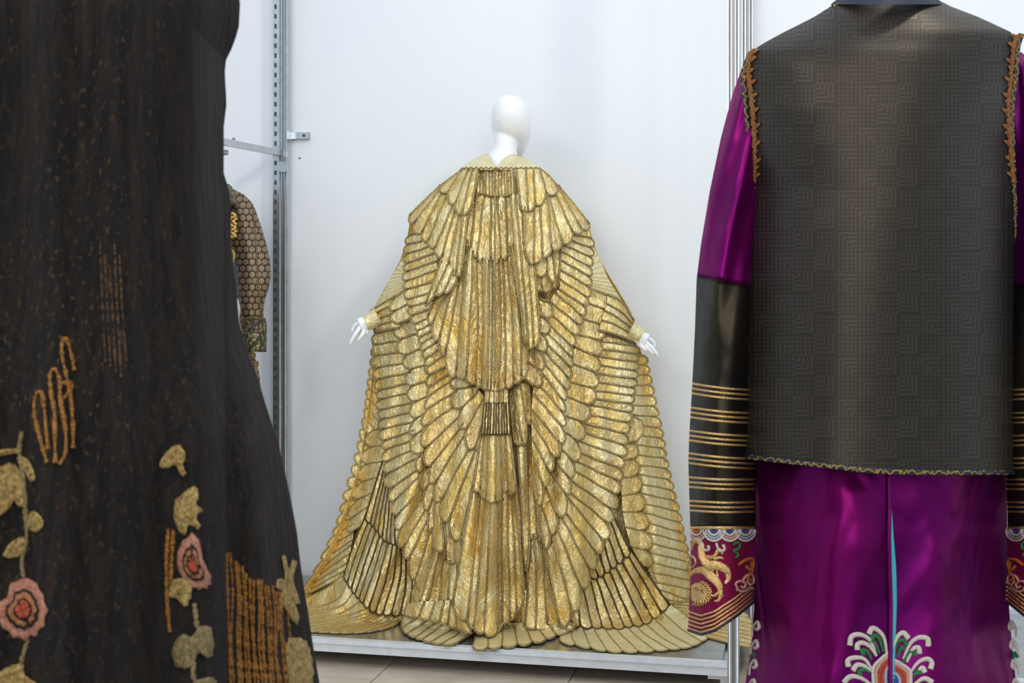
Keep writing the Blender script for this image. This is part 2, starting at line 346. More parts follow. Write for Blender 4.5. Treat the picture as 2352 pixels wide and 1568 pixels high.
band(robe,'train_panel',[(1543,1388,1590,1425,1625,1461),(1520,1404,1560,1440,1609,1472),(1502,1420,1540,1455,1588,1482),(1481,1430,1515,1460,1562,1487),(1456,1433,1490,1462,1534,1489),(1435,1436,1468,1465,1501,1491),(1407,1437,1437,1466,1464,1493),(1382,1435,1406,1466,1428,1493),(1354,1430,1375,1462,1392,1491),(1333,1430,1345,1458,1356,1484),(1312,1445,1314,1462,1320,1477),(1292,1450,1288,1460,1285,1468)],off=0.006,cord=CORDP,cr=.0032,puff=.0006,cap=.2,mat=GOLDP)
band(robe,'wing_panel',[(1448,1262,1533,1383),(1438,1267,1517,1402),(1425,1282,1497,1417),(1410,1292,1476,1430),(1397,1305,1453,1433),(1382,1315,1433,1436),(1367,1320,1407,1438),(1354,1325,1382,1436),(1338,1348,1359,1436),(1326,1380,1333,1433),(1310,1400,1312,1433)],off=0.012,cord=CORDD,cr=.0036,puff=.0006,cap=.35)
band(robe,'wing_panel',[(1400,1166,1446,1262),(1396,1182,1432,1275),(1390,1210,1416,1288),(1383,1235,1402,1300),(1375,1262,1388,1310),(1362,1295,1373,1319),(1350,1308,1356,1323)],off=0.018,cord=CORDD,cr=.0036,puff=.0006)
# right big wing
band(robe,'wing_panel',[(1368,764,1450,784),(1374,783,1456,794),(1374,800,1458,812),(1370,818,1457,830),(1366,837,1455,850),(1362,857,1454,869),(1360,876,1450,889),(1358,896,1448,907),(1356,915,1445,926),(1347,928,1441,946),(1347,951,1437,969),(1337,971,1431,994),(1338,992,1428,1020),(1328,1012,1424,1047),(1326,1038,1419,1073),(1316,1056,1414,1101),(1314,1078,1406,1131),(1308,1100,1399,1165),(1308,1130,1390,1196),(1300,1138,1379,1233),(1298,1175,1366,1265),(1287,1182,1350,1300),(1280,1213,1331,1342),(1265,1218,1311,1391),(1254,1257,1283,1430)],off=0.035,fold=.004)
band(robe,'wing_panel',[(1351,662,1392,677),(1343,693,1384,708),(1330,728,1376,744),(1323,767,1369,779),(1320,797,1364,815),(1315,835,1359,851),(1305,876,1356,889),(1297,909,1343,927),(1288,951,1330,966),(1288,985,1320,1008),(1282,1022,1311,1054),(1272,1053,1303,1092),(1260,1078,1297,1130),(1250,1112,1278,1178),(1239,1145,1262,1219),(1232,1165,1249,1252)],off=0.044,cap=.5)
band(robe,'wing_panel',[(1197,1290,1198,1350,1180,1425),(1210,1290,1212,1360,1206,1435),(1226,1225,1232,1330,1230,1440),(1238,1160,1248,1300,1258,1440),(1252,1245,1262,1340,1286,1432)],off=0.030,fold=.012,cap=.25)
band(robe,'wing_panel',[(1290,535,1352,545),(1290,545,1353,567),(1288,560,1352,588),(1290,578,1350,610),(1290,598,1349,632),(1288,620,1347,655),(1287,642,1344,680),(1285,664,1339,700),(1275,672,1333,722),(1262,692,1325,742),(1259,716,1315,766),(1251,735,1308,790),(1249,756,1306,814),(1244,776,1305,838),(1246,800,1302,864),(1238,820,1296,890),(1238,845,1290,915),(1226,868,1289,942),(1224,903,1287,974),(1221,938,1282,1012),(1221,964,1267,1043),(1221,1002,1257,1075),(1222,1033,1246,1110),(1222,1090,1232,1150)],off=0.072,fold=.004)
band(robe,'wing_panel',[(1225,680,1256,692),(1225,715,1249,728),(1222,752,1244,765),(1222,790,1238,805),(1212,830,1233,845),(1200,865,1225,885)],off=0.08,cap=.5)
band(robe,'wing_panel',[(1180,1020,1190,1292),(1190,1025,1203,1295),(1205,985,1216,1228),(1216,975,1234,1225),(1222,1040,1240,1150)],off=0.046,fold=.006)
band(robe,'wing_panel',[(1170,905,1181,1012),(1180,890,1199,1012),(1195,880,1208,968),(1214,880,1222,965)],off=0.06)
# centre hanging pleats
band(robe,'pleat_panel',[(1087,1118,1040,1383),(1103,1122,1074,1415),(1118,1140,1088,1438),(1128,1143,1112,1447),(1142,1143,1143,1447),(1152,1140,1154,1426),(1165,1130,1172,1418),(1175,1122,1187,1395),(1185,1118,1203,1365)],off=0.075,fold=.016,cap=.45)
band(robe,'pleat_panel',[(1105,996,1087,1118),(1112,997,1103,1122),(1124,998,1117,1140),(1138,998,1137,1145),(1148,998,1153,1142),(1160,998,1168,1130),(1171,996,1185,1118)],off=0.088,fold=.008)
band(robe,'pleat_panel',[(1112,926,1106,994),(1168,926,1172,994)],n=10,off=0.10,fold=.006,cord=CORDD,cr=.0028)
band(robe,'pleat_panel',[(1114,880,1112,922),(1140,880,1140,923),(1167,880,1168,922)],n=5,off=0.096,fold=.003,cord=CORDD,cr=.0015,cap=.3)
# centre of the train on the deck
band(robe,'train_panel',[(935,1398,924,1426),(962,1415,925,1442),(987,1420,938,1454),(1009,1425,955,1462),(1024,1430,972,1467),(1046,1440,992,1473),(1061,1450,1017,1477),(1092,1448,1046,1478)],off=0.03,cap=.25,puff=.0006,mat=GOLDP)
band(robe,'train_panel',[(935,1386,930,1408),(975,1380,962,1415),(1000,1380,987,1420),(1020,1378,1010,1426),(1036,1378,1028,1432),(1044,1380,1050,1440),(1050,1390,1084,1450)],off=0.055,fold=.006,cap=.2)
band(robe,'train_panel',[(1096,1445,1086,1484),(1124,1440,1121,1484),(1155,1425,1153,1480),(1181,1430,1188,1476),(1203,1430,1221,1471),(1227,1430,1253,1464),(1262,1436,1276,1455),(1285,1428,1303,1446),(1300,1424,1318,1437)],off=0.03,cap=.25,puff=.0006,mat=GOLDP)
# gathered sleeves with feathered cuffs
def gather(keys, n, off, name='sleeve'):
    L = keys_to_lines(keys); T = np.linspace(0,1,n); t = np.linspace(0,1,len(L)); v = []; fs = []
    for a in range(n):
        for j in range(13):
            px = np.interp(T[a],t,L[:,j,0]); py = np.interp(T[a],t,L[:,j,1])
            v.append(at(px, py, float(G.Y(px,py,off)) + 0.005*math.sin(a*1.25+0.5*math.sin(a*.7))*(0.5+0.5*j/12)))
    fs = [(a*13+j, a*13+j+1, (a+1)*13+j+1, (a+1)*13+j) for a in range(n-1) for j in range(12)]
    return mk(name, v, fs, GOLDP, robe)
gather([(945,560,958,525),(940,600,930,583),(938,620,914,611),(937,632,898,638),(938,642,884,664),(939,655,868,690),(939,665,855,713)], 80, 0.045)
gather([(1345,560,1352,525),(1348,600,1364,567),(1348,620,1380,600),(1346,635,1396,638),(1346,650,1412,665),(1348,660,1430,694),(1350,668,1452,732)], 80, 0.045)
band(robe,'cuff_panel',[(908,680,854,712),(903,700,857,722),(912,716,859,736),(918,733,861,750),(918,752,870,760)],off=0.052,cap=.4)
band(robe,'cuff_panel',[(937,661,907,684),(943,696,909,712),(951,729,919,741)],off=0.06)
band(robe,'cuff_panel',[(1395,677,1425,692,1454,733),(1394,698,1425,715,1456,748),(1388,713,1420,730,1456,759),(1382,735,1418,748,1457,772),(1376,758,1416,768,1457,786)],off=0.052,cap=.4)
def loose(name, ctrl, r, mat, parent, sides=14, flat=1.0, n=14):
    P = [at(*c) for c in ctrl]; R = np.interp(np.linspace(0,1,n), np.linspace(0,1,len(r)), r); b = MB(); b.tube(spline(P, n), R, sides, flat); return b.build(name, mat, parent)
loose('inner_cuff', [(872,725,4.99),(856,735,4.99),(838,743,4.98)], [.034,.030,.026], GOLDP, robe)
loose('inner_cuff', [(1445,755,4.99),(1460,765,4.99),(1476,773,4.98)], [.034,.030,.026], GOLDP, robe)
# ------------------------------------------------------------------ capelet
cape = thing('feathered_capelet', 'gold shoulder capelet with scalloped feather edge and long hanging back tail', 'cape', at(1150,890,4.7))
CO = 0.10
band(cape,'tail_panel',[(1045,652,1000,690,984,722),(1055,640,1012,700,995,738),(1062,600,1028,700,1010,772),(1070,570,1047,690,1024,806),(1078,565,1062,700,1048,852),(1086,575,1080,720,1071,860),(1094,587,1097,740,1092,873),(1108,592,1111,740,1107,883),(1124,596,1122,740,1120,889),(1130,596,1130,740,1127,890),(1145,594,1150,740,1144,889),(1155,594,1160,740,1160,882),(1164,582,1178,740,1180,873),(1172,565,1194,740,1198,862),(1180,560,1210,740,1212,838)],off=CO,fold=.005,cap=.6)
band(cape,'tail_panel',[(1172,446,1190,640,1206,792),(1184,446,1203,650,1214,796),(1196,446,1217,650,1226,790),(1212,446,1230,640,1240,764)],off=CO+.035,fold=.006,cap=.5)
band(cape,'back_panel',[(1083,444,1068,555),(1095,448,1082,563),(1113,450,1096,584),(1128,450,1127,594),(1142,450,1150,593),(1160,450,1166,578),(1176,448,1184,560)],off=CO-.004,fold=.008)
band(cape,'gathered_yoke',[(1088,388,1088,438),(1135,388,1136,447),(1194,388,1196,447)],n=15,off=CO+.006,fold=.006,cr=.0026)
band(cape,'shoulder_panel',[(1013,424,943,492),(1014,430,953,510),(1016,438,970,532),(1030,440,985,550),(1042,467,1001,565),(1048,470,1016,585),(1056,487,1031,604),(1066,480,1048,625),(1079,440,1060,628)],off=CO+.026,fold=.005)
band(cape,'shoulder_panel',[(1050,398,1012,427),(1062,388,1031,438),(1076,388,1047,464),(1086,388,1062,486),(1099,389,1083,470)],off=CO+.034)
band(cape,'shoulder_panel',[(1017,586,979,694),(1029,606,1001,670),(1041,620,1022,664),(1053,628,1047,648)],off=CO+.03,fold=.006)
band(cape,'shoulder_panel',[(1282,425,1352,512),(1283,432,1335,524),(1275,442,1313,528),(1257,441,1290,552),(1256,446,1266,566),(1241,467,1246,583),(1227,465,1226,596),(1204,474,1204,560)],off=CO+.045,fold=.005)
band(cape,'shoulder_panel',[(1186,388,1196,474),(1208,388,1212,478),(1225,388,1229,462),(1240,388,1254,440),(1258,402,1280,426)],off=CO+.052)
band(cape,'shoulder_panel',[(1225,590,1222,650),(1240,585,1245,660),(1262,575,1268,655),(1290,550,1284,640)],off=CO-.012,fold=.008)
band(cape,'shoulder_panel',[(1243,583,1226,612),(1257,575,1256,622),(1268,568,1276,640)],off=CO+.014,fold=.008)
# neckline cord and collar
b = MB(); b.tube([G.P(x, 386+1.6*math.sin(x*.55), CO+.046) for x in np.linspace(1062,1238,90)], .0028); b.build('neckline_cord', CORD, cape)
b = MB(); b.tube([G.P(1137+0.8*math.sin(y*.2), y, CO+.016) for y in np.linspace(386,880,60)], .0036, 6, .5); b.build('back_seam', CORD, cape)
def collar(pts_top, pts_bot, name='collar'):
    A = spline([at(*p) for p in pts_top], 16); B = spline([at(*p) for p in pts_bot], 16); v = []; n = 8
    for k in range(n+1):
        t = k/n; row = A*(1-t)+B*t; row[:,1] -= 0.012*math.sin(math.pi*t); v += list(row)
    fs = [(k*16+j, k*16+j+1, (k+1)*16+j+1, (k+1)*16+j) for k in range(n) for j in range(15)]
    o = mk(name, v, fs, GOLDP, cape); md = o.modifiers.new('s','SOLIDIFY'); md.thickness = .004; return o
collar([(1062,386,5.02),(1085,370,5.00),(1104,361,4.99),(1118,356,5.00),(1122,358,5.00)], [(1064,389,4.93),(1085,391,4.87),(1110,391,4.85),(1130,391,4.84),(1139,389,4.84)])
collar([(1146,383,4.90),(1157,367,4.97),(1172,357,5.00),(1188,358,5.0),(1212,368,5.0),(1236,386,5.02)], [(1140,389,4.84),(1155,391,4.84),(1170,391,4.85),(1190,391,4.87),(1215,391,4.90),(1238,389,4.93)])
# ------------------------------------------------------------------ gold figure's mannequin
mann = thing('mannequin', 'glossy white faceless mannequin turned away, wearing the gold cape', 'mannequin', at(1150,1391,5.05))
def rings(rows, n=28):
    """rows: image row, left, right, depth centre, depth radius"""
    v = []; 
    for (py,l,r,Yc,d) in rows:
        c=(l+r)/2; h=(r-l)/2*5.05/F
        for j in range(n):
            a=2*math.pi*j/n; q = at(c,py,Yc); v.append((q[0]+h*math.cos(a), q[1]+d*math.sin(a), q[2]))
    m=len(rows); f=[(i*n+j,i*n+(j+1)%n,(i+1)*n+(j+1)%n,(i+1)*n+j) for i in range(m-1) for j in range(n)]
    f += [tuple(range(n)), tuple((m-1)*n+j for j in range(n))]
    return v, f
def rs(tab, n):
    T = np.array(tab, float); return spline(T, n)
b = MB()
hd = rs([(218.6,1163,1178,5.04,.012),(222,1150,1192,5.04,.045),(232,1138,1205,5.045,.075),(248,1130,1215,5.05,.093),(268,1127,1219.5,5.055,.100),(290,1127.5,1220.5,5.065,.100),(310,1132,1219,5.08,.094),(328,1143,1214.5,5.10,.078),(343,1162,1209,5.115,.055),(354,1182,1203,5.125,.030),(359,1189,1199,5.13,.010)], 34)
b.add(*rings(hd)); b.add(*rings(rs([(268,1158,1180,5.05,.02),(290,1138,1195,5.05,.05),(310,1133,1192,5.05,.055),(330,1133,1189,5.05,.056),(345,1129,1188,5.05,.058),(358,1118,1190,5.05,.062),(372,1105,1196,5.05,.075),(390,1085,1215,5.05,.09),(430,1060,1240,5.05,.10)],24)))
o = b.build('head', WHITE, mann); r_ = o.modifiers.new('r','REMESH'); r_.mode='VOXEL'; r_.voxel_size=.0035; r_.use_smooth_shade=True
s_ = o.modifiers.new('s','SMOOTH'); s_.iterations=14; s_.factor=.6
b = MB(); b.add(*rings(rs([(430,1085,1215,5.08,.06),(520,1085,1210,5.1,.08),(700,1105,1195,5.1,.07),(860,1090,1210,5.1,.08),(1000,1095,1205,5.1,.08),(1200,1110,1190,5.1,.06),(1385,1120,1180,5.1,.05)],20))); b.build('torso', WHITE, mann)
def hand(wrist, palm, fingers, parent):
    b = MB(); 
    P = spline([at(*wrist), at(*palm)], 8); b.tube(P, np.interp(np.linspace(0,1,8),[0,.5,1],[.019,.024,.027]), 14, .6)
    for f in fingers:
        pts = [at(*p) for p in f[0]]; r = f[1]
        P = spline([np.array(q) for q in pts], 12); b.tube(P, np.interp(np.linspace(0,1,12),[0,.5,.88,1],[r,r*.92,r*.7,r*.25]), 10)
    o = b.build('hand', WHITE, parent); m = o.modifiers.new('r','REMESH'); m.mode='VOXEL'; m.voxel_size=.0018; m.use_smooth_shade=True
    s = o.modifiers.new('s','SMOOTH'); s.iterations=4; s.factor=.5; return o
D=4.98
hand((866,728,D),(828,747,D),[([(834,742,D),(818,765,D-.01),(803,792,D-.01)],.0085),([(832,748,D+.008),(815,772,D+.002),(806,786,D)],.0085),([(838,752,D),(833,768,D-.01),(821,783,D-.01)],.0085),
 ([(845,752,D+.01),(843,762,D),(836,772,D)],.0075),([(830,738,D+.01),(815,748,D+.02),(808,764,D+.02)],.0085)],mann)
hand((1448,762,D),(1484,783,D),[([(1478,780,D),(1496,797,D-.01),(1513,819,D-.01)],.0085),([(1475,784,D),(1488,800,D-.008),(1501,814,D-.01)],.0085),([(1469,786,D),(1474,796,D-.01),(1484,807,D-.01)],.0082),
 ([(1466,782,D+.01),(1466,790,D),(1473,800,D)],.0072),([(1486,775,D+.01),(1500,786,D+.02),(1503,800,D+.02)],.0085)],mann)
# ------------------------------------------------------------------ foreground cloth materials
def velvet():
    m = NT('black_velvet'); n = m.noise(90, 5, (1,1,0.12), 0.7); n2 = m.noise(260, 2, (1,1,0.5)); n3 = m.noise(4, 2, (1,1,.3))
    c = m.mix(m.ramp(n,0.42,0.75), (0.0035,0.0032,0.0035), (0.018,0.011,0.0065)); c = m.mix(m.M('MULTIPLY', m.ramp(n2,0.60,0.78), m.ramp(n3,0.40,0.7)), c, (0.085,0.048,0.018))
    m.l(c, m.b.inputs['Base Color']); m.set(Roughness=0.8, Sheen_Weight=0.07, Sheen_Roughness=0.4, Sheen_Tint=(0.75,0.7,0.75)); m.b.inputs['Specular IOR Level'].default_value = 0.15
    m.bump(n, 0.5, 0.003); return m.m
VELVET = velvet()
def stitched(name, a, b, metal=0.3, rough=0.5, sc=260):
    m = NT(name); n = m.noise(sc, 4, (1,1,1), .7); m.l(m.mix(m.ramp(n,0.35,0.65), a, b), m.b.inputs['Base Color']); m.set(Metallic=metal, Roughness=rough); m.bump(n, 1.0, 0.004); return m.m
LEAFG = stitched('cream_gold_stitching', (0.13,0.075,0.018), (0.50,0.35,0.12), 0.4)
LEAFM = stitched('muted_gold_stitching', (0.09,0.06,0.02), (0.28,0.21,0.09), 0.3)
PINK = stitched('pink_stitching', (0.20,0.07,0.045), (0.50,0.22,0.14), 0.1, .6)
RED = stitched('red_stitching', (0.22,0.02,0.008), (0.52,0.09,0.03), 0.1, .6)
ORNG = stitched('orange_bead', (0.045,0.018,0.004), (0.62,0.27,0.05), 0.5, .4, 420)
DIM = stitched('dim_thread', (0.010,0.008,0.006), (0.20,0.09,0.02), .3, .5, 300)
def satin(name, a, b, rough=0.32, metal=0.35, wr=1.0):
    m = NT(name); n = m.noise(3.2, 3, (1,1,.6), .5, .8); m.l(m.mix(m.ramp(n,0.3,0.7), a, b), m.b.inputs['Base Color']); m.set(Metallic=metal, Roughness=rough)
    m.b.inputs['Anisotropic'].default_value = .4; m.bump(n, 0.7*wr, 0.09)
    if a[0] > .03: m.set(Sheen_Weight=.35, Sheen_Tint=(.55,.06,.62), Sheen_Roughness=.3); m.b.inputs['Specular Tint'].default_value = (.9,.12,.55,1)
    return m.m
PURPLE = satin('purple_satin', (0.050,0.001,0.056), (0.15,0.003,0.080), .33, .62)
PURPD = satin('deep_purple_satin', (0.07,0.003,0.060), (0.17,0.008,0.100), .36, .4, .5)
BLKSAT = satin('black_satin', (0.003,0.003,0.004), (0.012,0.009,0.006), .34, .0, .5)
BLKSAT.node_tree.nodes['Principled BSDF'].inputs['Specular IOR Level'].default_value = .32; BLKSAT.node_tree.nodes['Principled BSDF'].inputs['Specular Tint'].default_value = (1,.78,.5,1)
CRIM = satin('crimson_satin', (0.10,0.004,0.030), (0.24,0.010,0.045), .36, .35, .4)
TEAL = simple('teal_lining', (0.02,0.30,0.34), .5)
NAVY = simple('navy_piping', (0.008,0.010,0.028), .5)
THW = stitched('cream_thread', (0.62,0.52,0.44), (0.88,0.80,0.70), 0, .55, 500)
THG = stitched('green_thread', (0.010,0.09,0.035), (0.05,0.26,0.09), 0, .55, 500)
THB = stitched('blue_thread', (0.01,0.04,0.22), (0.04,0.14,0.50), 0, .55, 500)
THL = stitched('pale_blue_thread', (0.30,0.36,0.52), (0.52,0.58,0.70), 0, .55, 500)
THR = stitched('red_thread', (0.38,0.03,0.015), (0.65,0.09,0.03), 0, .55, 500)
THO = stitched('orange_thread', (0.42,0.09,0.01), (0.75,0.22,0.03), 0.1, .5, 500)
THP = stitched('peach_thread', (0.55,0.25,0.20), (0.78,0.46,0.38), 0, .55, 500)
LACE = stitched('rust_lace', (0.16,0.055,0.012), (0.42,0.17,0.04), 0.1, .7, 400)
YGOLD = stitched('yellow_gold_thread', (0.30,0.20,0.02), (0.95,0.70,0.14), 0.6, .35, 600)
def brocade():
    m = NT('key_fret_brocade'); uv = m.n('ShaderNodeUVMap'); sp = m.n('ShaderNodeSeparateXYZ'); m.l(uv.outputs[0], sp.inputs[0])
    k = 100/48.0; U = m.M('MULTIPLY', sp.outputs[0], k); V = m.M('MULTIPLY', sp.outputs[1], k)
    a = m.M('SUBTRACT', m.M('FRACT', U), .5); b = m.M('SUBTRACT', m.M('FRACT', V), .5)
    ck = m.M('GREATER_THAN', m.M('MODULO', m.M('ADD', m.M('FLOOR', U), m.M('ADD', m.M('FLOOR', V), 200)), 2), .5)
    fx = m.M('FLOOR', U); fy = m.M('FLOOR', V)
    # nested right angles turning towards the cell's corner
    sx = m.M('SUBTRACT', m.M('MULTIPLY', m.M('GREATER_THAN', m.M('MODULO', m.M('ADD', m.M('FLOOR', m.M('MULTIPLY', U, .5)), 200), 2), .5), 2), 1)
    mx = m.M('MAXIMUM', m.M('ADD', m.M('MULTIPLY', a, sx), .5), m.M('ADD', m.M('MULTIPLY', b, sx), .5))
    L = m.M('GREATER_THAN', m.M('SINE', m.M('MULTIPLY', mx, 2*math.pi*5)), 0.0)
    D = m.M('MULTIPLY', m.M('GREATER_THAN', m.M('SINE', m.M('MULTIPLY', a, 2*math.pi*5)), -.3), m.M('GREATER_THAN', m.M('SINE', m.M('MULTIPLY', b, 2*math.pi*5)), -.3))
    pat = m.M('ADD', m.M('MULTIPLY', ck, L), m.M('MULTIPLY', m.M('SUBTRACT', 1, ck), D))
    n = m.noise(700, 2)
    m.l(m.mix(pat, (0.007,0.006,0.0055), (0.021,0.017,0.0145)), m.b.inputs['Base Color'])
    m.l(m.M('ADD', m.M('MULTIPLY', pat, -0.06), 0.50), m.b.inputs['Roughness']); m.set(Metallic=0.1, Sheen_Weight=0.03, Sheen_Roughness=0.35)
    m.b.inputs['Specular IOR Level'].default_value = 0.42; m.b.inputs['Specular Tint'].default_value = (1.0, 0.86, 0.66, 1); m.bump(n, 0.3, 0.0008); return m.m
BROC = brocade()
def swirls():
    m = NT('swirl_brocade'); uv = m.n('ShaderNodeUVMap'); sp = m.n('ShaderNodeSeparateXYZ'); m.l(uv.outputs[0], sp.inputs[0])
    k = 100/14.5; V = m.M('MULTIPLY', sp.outputs[1], k); row = m.M('MODULO', m.M('FLOOR', V), 2); U = m.M('ADD', m.M('MULTIPLY', sp.outputs[0], k), m.M('MULTIPLY', row, .5))
    a = m.M('SUBTRACT', m.M('FRACT', U), .5); b = m.M('SUBTRACT', m.M('FRACT', V), .5)
    r = m.M('SQRT', m.M('ADD', m.M('MULTIPLY', a, a), m.M('MULTIPLY', b, b))); th = m.M('ARCTAN2', b, a)
    sv = m.M('SINE', m.M('ADD', m.M('MULTIPLY', r, 2*math.pi*4.4), th))
    f = m.M('MULTIPLY', m.M('GREATER_THAN', sv, 0.1), m.M('LESS_THAN', r, .43))
    n = m.noise(500, 3); n2 = m.noise(14, 3)
    base = m.mix(n2, (0.020,0.012,0.008), (0.09,0.045,0.018))
    m.l(m.mix(f, base, m.mix(n, (0.30,0.20,0.10), (0.62,0.48,0.30))), m.b.inputs['Base Color']); m.set(Roughness=.55, Metallic=.2); return m.m
SWIRL = swirls()
def floral():
    m = NT('coat_cuff_embroidery'); tc = m.n('ShaderNodeTexCoord'); v = m.n('ShaderNodeTexVoronoi'); v.inputs['Scale'].default_value = 75; m.l(tc.outputs['Object'], v.inputs[0])
    cr = m.n('ShaderNodeValToRGB'); m.l(m.ramp(v.outputs['Distance'], 0.0, .9), cr.inputs[0]); e = cr.color_ramp; e.elements[0].color=(.50,.42,.20,1); e.elements[1].color=(.035,.022,.012,1)
    x=e.elements.new(.35); x.color=(.20,.20,.06,1); x=e.elements.new(.6); x.color=(.06,.035,.02,1)
    h = m.n('ShaderNodeHueSaturation'); m.l(cr.outputs[0], h.inputs['Color']); sp = m.n('ShaderNodeSeparateColor'); m.l(v.outputs['Color'], sp.inputs[0])
    m.l(m.M('ADD', m.M('MULTIPLY', sp.outputs[0], .22), .40), h.inputs['Hue']); m.l(h.outputs[0], m.b.inputs['Base Color']); m.bump(v.outputs['Distance'], 1.0, .006); m.set(Roughness=.5); return m.m
FLORAL = floral()
# ------------------------------------------------------------------ stitched-on pieces
def cordpx(b, pts, r, S, off=0.002, n=None, flat=.7, sides=6, jit=0):
    n = n or max(8, 6*len(pts)); Q = spline(pts, n)
    R = np.interp(np.linspace(0,1,n), np.linspace(0,1,len(r)), r) if isinstance(r,(list,tuple)) else np.full(n, r)
    if jit: R = R*(1+jit*np.random.default_rng(n).uniform(-1,1,n))
    b.tube([S.P(x, y, off) for x,y in Q], R, sides, flat)
def piece(name, pts, S, mat, parent, off=0.001, thick=0.004, n=28, lobes=0):
    """Padded applique: outline in image rows lifted off its cloth."""
    P = np.array(pts+[pts[0]], float); Q = spline(P, n+1)[:-1]; c = Q.mean(0); b = []; 
    if lobes: 
        a = np.arange(n); Q = c+(Q-c)*(1+0.06*np.sin(a*lobes))[:,None]
    f = []; R = [1.0,.97,.8,.5,.2]
    for k, q in enumerate(R):
        h = thick*(0 if k==0 else (1-q**2)**.5*.5+.5)
        for p in Q: x,y = c+(p-c)*q; b.append(S.P(x,y,off+h*(1+.3*math.sin(x*.9+y*.7)*(k>1))))
    for k in range(len(R)-1):
        for j in range(n): f.append((k*n+j, k*n+(j+1)%n, (k+1)*n+(j+1)%n, (k+1)*n+j))
    f.append(tuple((len(R)-1)*n+j for j in range(n)))
    return mk(name, b, f, mat, parent)
def line(name, pts, r, S, mat, parent, off=0.002, jit=0, n=None, flat=.7):
    b = MB(); cordpx(b, pts, r, S, off, n, flat, 6, jit); return b.build(name, mat, parent)
# ------------------------------------------------------------------ brown swirl coat, far left
ct = thing('embroidered_coat', 'brown long-sleeved coat patterned with small swirls, on the left rack', 'coat', at(500,1345,5.3))
CB = Surf([(420,480,515,.05,5.28),(432,440,530,.08,5.28),(500,430,552,.10,5.28),(600,430,552,.12,5.28),(700,432,560,.13,5.28),(808,430,582,.13,5.28),(860,425,597,.14,5.28),(1000,420,600,.15,5.28),(1340,400,600,.16,5.28)])
loft('coat_body', CB, 424, 1335, SWIRL, ct, 40, 24)
CS = Surf([(426,505,520,.03,5.24),(445,515,558,.05,5.24),(460,520,575,.055,5.24),(480,525,586,.06,5.24),(520,535,600,.06,5.24),(560,541,612,.06,5.23),(600,546,621,.06,5.22),(640,549,622,.06,5.2),(670,551,615,.055,5.19),(690,553,608,.05,5.19),(715,556,605,.05,5.19),(740,560,606,.05,5.19)], fold=lambda px,py,u: .006*math.sin(u*6)*1.0)
loft('sleeve', CS, 428, 738, SWIRL, ct, 36, 24)
CC_ = Surf([(728,557,609,.055,5.18),(745,559,613,.06,5.18),(780,563,613,.06,5.18),(808,569,612,.055,5.18)])
loft('cuff', CC_, 730, 808, FLORAL, ct, 10, 24)
line('cuff_edge', [(560,732),(580,729),(608,735)], .004, CC_, LEAFM, ct)
line('sleeve_seam', [(580,470),(588,560),(592,640),(600,728)], .003, CS, LEAFM, ct)
CN = Surf([(415,480,516,.06,5.18),(428,470,533,.08,5.16),(470,468,548,.09,5.16),(500,468,545,.09,5.16)]); loft('embroidered_yoke', CN, 422, 470, FLORAL, ct, 8, 16)
lav = Surf([(560,440,534,.14,5.24),(600,440,542,.15,5.24),(650,440,547,.15,5.24),(700,440,546,.15,5.24),(740,440,545,.13,5.24)])
loft('lavender_bodice', lav, 565, 738, simple('lavender_knit', (0.20,0.17,0.30), .8, 0, (200,.2,.5)), ct, 10, 16)
b = MB()
for k in range(26):
    t = k/25; c = at(534+7*math.sin(k*2.4), 490+54*t, 5.06); b.ball(c, .007, .006, .005, 8, 5)
b.build('gold_frill', simple('yellow_gold_braid', (0.62,0.40,0.10), .4, .4), ct)
b = MB(); b.tube(spline([at(525,570,5.06),at(536,578,5.05),at(538,590,5.05),at(534,602,5.05)],14), .004); b.build('gold_chain', YGOLD, ct)
b = MB(); b.tube(spline([at(541,688,5.08),at(546,710,5.07),at(544,735,5.08),at(549,760,5.08)],14), .010, 8); b.build('cream_tassel', THW, ct)
for x,y in ((581,815),(588,835),(584,855)): piece('embroidered_flower', [(x-5,y-5),(x+5,y-6),(x+6,y+5),(x-4,y+6)], CB, LEAFG, ct, n=12)
# ------------------------------------------------------------------ dark velvet gown, left foreground
gw = thing('velvet_gown', 'black velvet gown with gold leaf and rose applique, nearest the camera at left', 'gown', at(110,3550,1.55))
def vf(px, py, u): return 0.010*math.sin(px/26.0+0.4*math.sin(py/300.0)) + .006*math.sin(px/57+py/700.0)
VG = Surf([(-380,40,220,.05,1.55),(-300,-60,330,.10,1.55),(-200,-150,500,.12,1.55),(0,-190,552,.15,1.55),(60,-190,549,.15,1.55),(100,-190,538,.15,1.55),(145,-190,516,.15,1.55),(200,-190,518,.15,1.55),(235,-190,521,.15,1.55),(300,-195,513,.16,1.55),(400,-200,514,.16,1.55),(440,-200,528,.16,1.55),
 (480,-200,531,.16,1.55),(560,-205,531,.17,1.55),(640,-210,541,.17,1.55),(740,-220,549,.18,1.55),(800,-230,566,.18,1.55),(860,-240,590,.19,1.55),(930,-250,611,.19,1.55),(1020,-260,640,.2,1.55),(1120,-280,663,.2,1.55),(1220,-300,682,.21,1.55),
 (1300,-320,691,.21,1.55),(1400,-350,707,.22,1.55),(1500,-380,722,.22,1.55),(1568,-400,734,.23,1.55),(2200,-500,830,.27,1.55),(3490,-650,950,.32,1.55)], 3.0, lambda px,py,u: vf(px,py,u)*np.clip((1-u)*5,0,1) + 0.006*math.sin((px-0.12*(py-600))/17.0)*(px>515)*np.clip((1-u)*4,0,1))
loft('gown_body', VG, -380, 3480, VELVET, gw, 150, 110)
